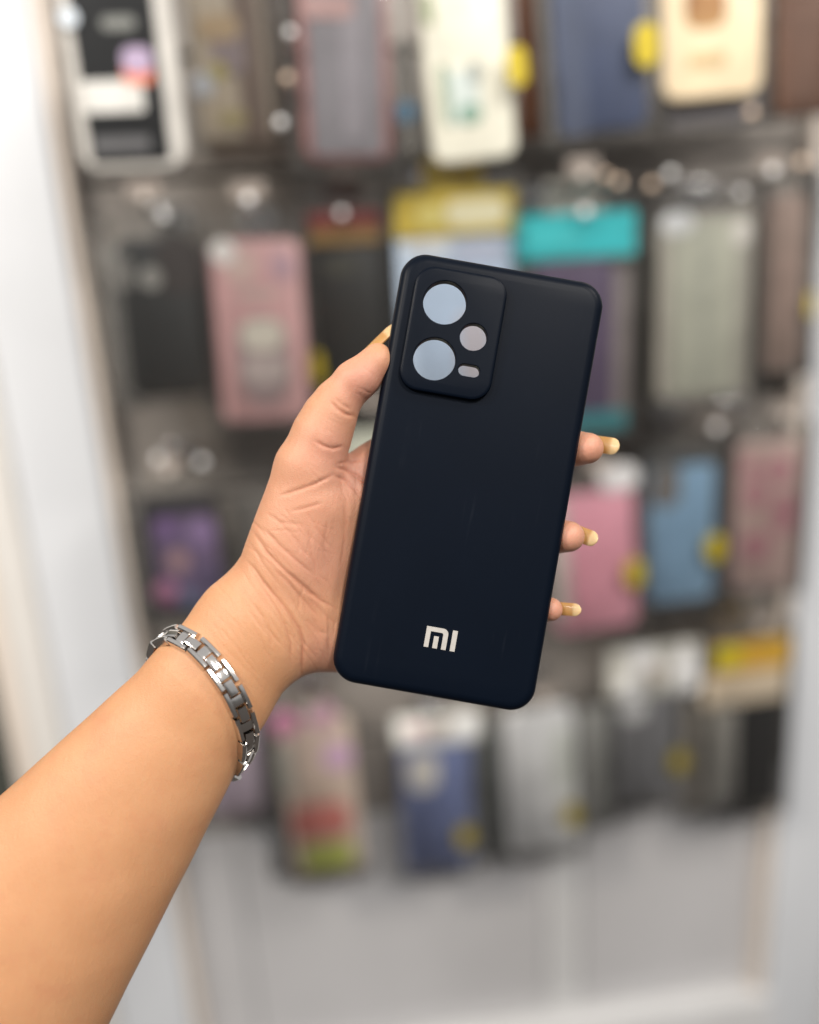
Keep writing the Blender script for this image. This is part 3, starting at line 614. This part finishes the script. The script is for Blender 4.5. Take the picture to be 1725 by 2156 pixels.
# natural pinkness of palm skin: palm, pads and thumb are rosier than the forearm
def blob(x, y, r): return np.exp(-(((XY[:, 0]-x)**2+(XY[:, 1]-y)**2)/r**2))
pink = np.clip(.6*blob(660, 1060, 190)+1.0*blob(770, 805, 75)+.45*blob(690, 930, 60)+.7*blob(690, 1380, 70)+.4*blob(680, 1200, 90)+.9*blob(1240, 945, 60)+.9*blob(1200, 1130, 60)+.9*blob(1165, 1285, 50)+.5*blob(760, 1000, 60), 0, 1)
ac = me.attributes.new('crease', 'FLOAT', 'POINT'); ac.data.foreach_set('value', crease.astype(np.float32))
at = me.attributes.new('pink', 'FLOAT', 'POINT'); at.data.foreach_set('value', pink.astype(np.float32))
def skin():
    m = bpy.data.materials.new('skin'); m.use_nodes = True; nt = m.node_tree; b = nt.nodes['Principled BSDF']; L = nt.links.new
    tc = nt.nodes.new('ShaderNodeTexCoord')
    def noise(s, det=4, rough=.6):
        n = nt.nodes.new('ShaderNodeTexNoise'); n.inputs['Scale'].default_value = s; n.inputs['Detail'].default_value = det; n.inputs['Roughness'].default_value = rough
        L(tc.outputs['Object'], n.inputs['Vector']); return n
    def mix(f, a, c):
        x = nt.nodes.new('ShaderNodeMix'); x.data_type = 'RGBA'
        for sock, v in ((x.inputs[0], f), (x.inputs[6], a), (x.inputs[7], c)):
            if isinstance(v, (tuple, float)): sock.default_value = v if isinstance(v, float) else (*v, 1)
            else: L(v, sock)
        return x.outputs[2]
    at = nt.nodes.new('ShaderNodeAttribute'); at.attribute_name = 'pink'
    base = mix(noise(60, 5).outputs['Fac'], lin((186, 134, 95)), lin((199, 150, 111)))
    base = mix(at.outputs['Fac'], base, lin((196, 141, 120)))
    ac = nt.nodes.new('ShaderNodeAttribute'); ac.attribute_name = 'crease'; hf = nt.nodes.new('ShaderNodeMath'); hf.operation = 'MULTIPLY'; hf.inputs[1].default_value = .34; L(ac.outputs['Fac'], hf.inputs[0])
    base = mix(hf.outputs[0], base, lin((178, 106, 82)))
    mr = nt.nodes.new('ShaderNodeMapRange'); mr.inputs[1].default_value = .52; mr.inputs[2].default_value = .75; mr.inputs[4].default_value = .3
    L(noise(70, 4).outputs['Fac'], mr.inputs[0]); base = mix(mr.outputs[0], base, lin((182, 118, 90)))
    L(base, b.inputs['Base Color'])
    b.inputs['Roughness'].default_value = .48; b.inputs['Specular IOR Level'].default_value = .38
    b.inputs['Subsurface Weight'].default_value = .22; b.inputs['Subsurface Radius'].default_value = (1, .35, .2); b.inputs['Subsurface Scale'].default_value = .004
    v = nt.nodes.new('ShaderNodeTexVoronoi'); v.inputs['Scale'].default_value = 1100; v.feature = 'DISTANCE_TO_EDGE'; L(tc.outputs['Object'], v.inputs['Vector'])
    mp = nt.nodes.new('ShaderNodeMapping'); mp.inputs['Rotation'].default_value = (0, 0, R(-52)); mp.inputs['Scale'].default_value = (1, .45, 1); L(tc.outputs['Object'], mp.inputs[0])
    n3 = nt.nodes.new('ShaderNodeTexNoise'); n3.inputs['Scale'].default_value = 700; n3.inputs['Detail'].default_value = 4; L(mp.outputs[0], n3.inputs['Vector'])
    ad = nt.nodes.new('ShaderNodeMath'); ad.operation = 'MULTIPLY_ADD'; L(n3.outputs['Fac'], ad.inputs[0]); ad.inputs[1].default_value = 1.2; L(v.outputs['Distance'], ad.inputs[2])
    bp = nt.nodes.new('ShaderNodeBump'); bp.inputs['Strength'].default_value = .35; bp.inputs['Distance'].default_value = .0004
    L(ad.outputs[0], bp.inputs['Height']); L(bp.outputs[0], b.inputs['Normal']); return m
skin_m = skin(); me.materials.append(skin_m)
person = bpy.data.objects.new('person', me); C.objects.link(person); person.matrix_world = HAND
tag(person, 'bare left forearm and hand with long beige nails gripping the dark phone case', 'person')

# nails
def nail_mat():
    m = mat('beige_nail', (214, 176, 116), .45, .05, 400, spec=.35, coat=.08); nt = m.node_tree; b = nt.nodes['Principled BSDF']
    at = nt.nodes.new('ShaderNodeAttribute'); at.attribute_name = 'tip'
    mx = nt.nodes.new('ShaderNodeMix'); mx.data_type = 'RGBA'; mx.inputs[6].default_value = (*lin((178, 134, 78)), 1); mx.inputs[7].default_value = (*lin((204, 174, 128)), 1)
    nt.links.new(at.outputs['Fac'], mx.inputs[0]); nt.links.new(mx.outputs[2], b.inputs['Base Color'])
    b.inputs['Subsurface Weight'].default_value = .2; b.inputs['Subsurface Scale'].default_value = .001; return m
nail_m = nail_mat()
def nail(base, tip, side, width, arch=.2, curl=4.0, split=.62):
    B, T = Vector(hp(*base)), Vector(hp(*tip)); Dv = T-B; L = Dv.length; Dv.normalize()
    Sd = Vector((side[0], -side[1], side[2])); Sd = (Sd-Dv*Sd.dot(Dv)).normalized(); Nn = Dv.cross(Sd)
    nt_, ns = 18, 12; bm = bmesh.new(); lay = bm.verts.layers.float.new('tip'); gr = []
    th = 2.6*PXM
    def surf(t, s, off):
        wd = width*PXM/2
        k = 1.0 if t < .82 else math.sqrt(max(.05, 1-((t-.82)/.18)**2*.96))
        k *= .86+.14*math.sin(min(1, t/.4)*math.pi/2)
        a = s*1.15
        return B + Dv*(L*t) + Sd*(wd*k*math.sin(a)/math.sin(1.15)) + Nn*((1-math.cos(a))*wd*k*arch*2.2 + curl*PXM*(t**2) + off)
    for off in (0, th):
        g = []
        for i in range(nt_+1):
            row = []
            for j in range(ns+1):
                v = bm.verts.new(surf(i/nt_, j/ns*2-1, off)); v[lay] = max(0, min(1, (i/nt_-split)/.03)); row.append(v)
            g.append(row)
        gr.append(g)
    a, b = gr
    for g, fl in ((a, 0), (b, 1)):
        for i in range(nt_):
            for j in range(ns): bm.faces.new((g[i][j], g[i][j+1], g[i+1][j+1], g[i+1][j]))
    edge = [(i, 0) for i in range(nt_)]+[(nt_, j) for j in range(ns)]+[(i, ns) for i in range(nt_, 0, -1)]+[(0, j) for j in range(ns, 0, -1)]
    for q, (i, j) in enumerate(edge):
        i2, j2 = edge[(q+1) % len(edge)]; bm.faces.new((a[i][j], a[i2][j2], b[i2][j2], b[i][j]))
    return link('nail', from_bm(bm, 'nail'), nail_m, person, angle=50)
nail((1212, 928, -90), (1303, 940, -46), (.02, 1, .15), 37, split=.77)
nail((1172, 1106, -92), (1256, 1136, -46), (-.2, 1, .2), 35, split=.80, curl=9)
nail((1136, 1278, -80), (1223, 1285, -44), (-.05, 1, .1), 28, split=.79)
nail((752, 758, -44), (826, 680, -30), (.45, .42, .8), 36, split=.75)
nail((1105, 852, -128), (1180, 832, -100), (.2, 1, 0), 38)

# ------------------------------------------------------------------ bracelet
steel = mat('polished_steel', (214, 210, 206), .13, .05, 200, metal=1)
brac = empty('bracelet', (0, 0, 0)); brac.matrix_world = HAND
tag(brac, 'polished steel link bracelet worn loosely round the wrist', 'bracelet')
Cc = np.array([423-W_PX/2, 1494-H_PX/2, -45.]); e1 = np.array([.563, .827, 0]); e2 = np.array([.827*.72, -.563*.72, .72]); e2 /= np.linalg.norm(e2)
def on_skin(th, off=5.0):
    d = e1*math.cos(th)+e2*math.sin(th); t = np.arange(60, 330, 2.)
    f = field((Cc[:, None]+d[:, None]*t).astype(np.float32)); i = np.argmax(f > off); return Cc+d*t[i]
ths = np.linspace(0, 2*math.pi, 361)[:-1]; path = np.array([on_skin(t) for t in ths])
for _ in range(25): path = (np.roll(path, 1, 0)+path*2+np.roll(path, -1, 0))/4
seg = np.linalg.norm(np.roll(path, -1, 0)-path, axis=1); cum = np.concatenate([[0], np.cumsum(seg)]); tot = cum[-1]
def at_len(s):
    s %= tot; i = int(np.searchsorted(cum, s)-1); i = max(0, min(i, 359)); f = (s-cum[i])/seg[i]; return path[i]*(1-f)+path[(i+1) % 360]*f
NL = 2*int(round(tot/60/2)); step = tot/NL
axis_n = np.cross(e1, e2); axis_n /= np.linalg.norm(axis_n)
def local_frame(s):
    p = at_len(s); t = at_len(s+3)-at_len(s-3); t /= np.linalg.norm(t)
    g = grad(p[None])[0]; b = np.cross(g, t); b /= np.linalg.norm(b)
    b = b if b@axis_n > 0 else -b
    b = axis_n*.5+b*.5; b -= t*(b@t); b /= np.linalg.norm(b); o = np.cross(t, b); o = o if o@g > 0 else -o
    return p, t, b, o
def place(o, s, up=0):
    p, t, b, n = local_frame(s); p = p+n*up
    cv = lambda v: Vector((v[0], -v[1], v[2]))
    X, Y, Zv = cv(t), cv(b), cv(n)
    if X.cross(Y).dot(Zv) < 0: Y = -Y
    m = Matrix((( X.x, Y.x, Zv.x, 0), (X.y, Y.y, Zv.y, 0), (X.z, Y.z, Zv.z, 0), (0, 0, 0, 1))); m = m @ Matrix.Rotation(R(random.uniform(-7, 7)), 4, 'X') @ Matrix.Rotation(R(random.uniform(-3, 3)), 4, 'Y'); m.translation = cv(p)*PXM
    o.matrix_local = m
def bar_mesh(parts, name):
    bm = bmesh.new()
    for x0, x1, y0, y1, z0, z1, bv in parts:                        # each bar has a crowned top
        nx, ny = 10, 6; g = []
        for i in range(nx+1):
            row = []
            for j in range(ny+1):
                a, b = i/nx*2-1, j/ny*2-1
                zz = z1 - bv*.34*abs(a)**2.5 - bv*.8*abs(b)**5
                row.append(bm.verts.new(((x0+x1)/2*PXM+a*(x1-x0)/2*PXM, (y0+y1)/2*PXM+b*(y1-y0)/2*PXM, zz*PXM)))
            g.append(row)
        for i in range(nx):
            for j in range(ny): bm.faces.new((g[i][j], g[i+1][j], g[i+1][j+1], g[i][j+1]))
        rim = [g[i][0] for i in range(nx+1)]+[g[nx][j] for j in range(1, ny+1)]+[g[i][ny] for i in range(nx-1, -1, -1)]+[g[0][j] for j in range(ny-1, 0, -1)]
        low = [bm.verts.new((v.co.x, v.co.y, z0*PXM)) for v in rim]; bridge(bm, rim, low); bm.faces.new(low)
    me = from_bm(bm, name); me.materials.append(steel); me.polygons.foreach_set('use_smooth', [True]*len(me.polygons)); me.set_sharp_from_angle(angle=R(25)); return me
hs = step/2
RND = 5
link_me = bar_mesh([(-hs+3, hs-3, -23, -12, -8, 12, 4.4), (-hs+3, hs-3, 12, 23, -8, 12, 4.4), (-10, 10, -12.5, 12.5, -8, 8, 2)], 'link')
conn_me = bar_mesh([(-hs*.54, hs*.54, -9.5, 9.5, -7, 11.5, 2.4)], 'connector')
for i in range(NL):
    o = bpy.data.objects.new('link', link_me); C.objects.link(o); o.parent = brac; place(o, i*step)
    o = bpy.data.objects.new('connector', conn_me); C.objects.link(o); o.parent = brac; place(o, (i+.5)*step)
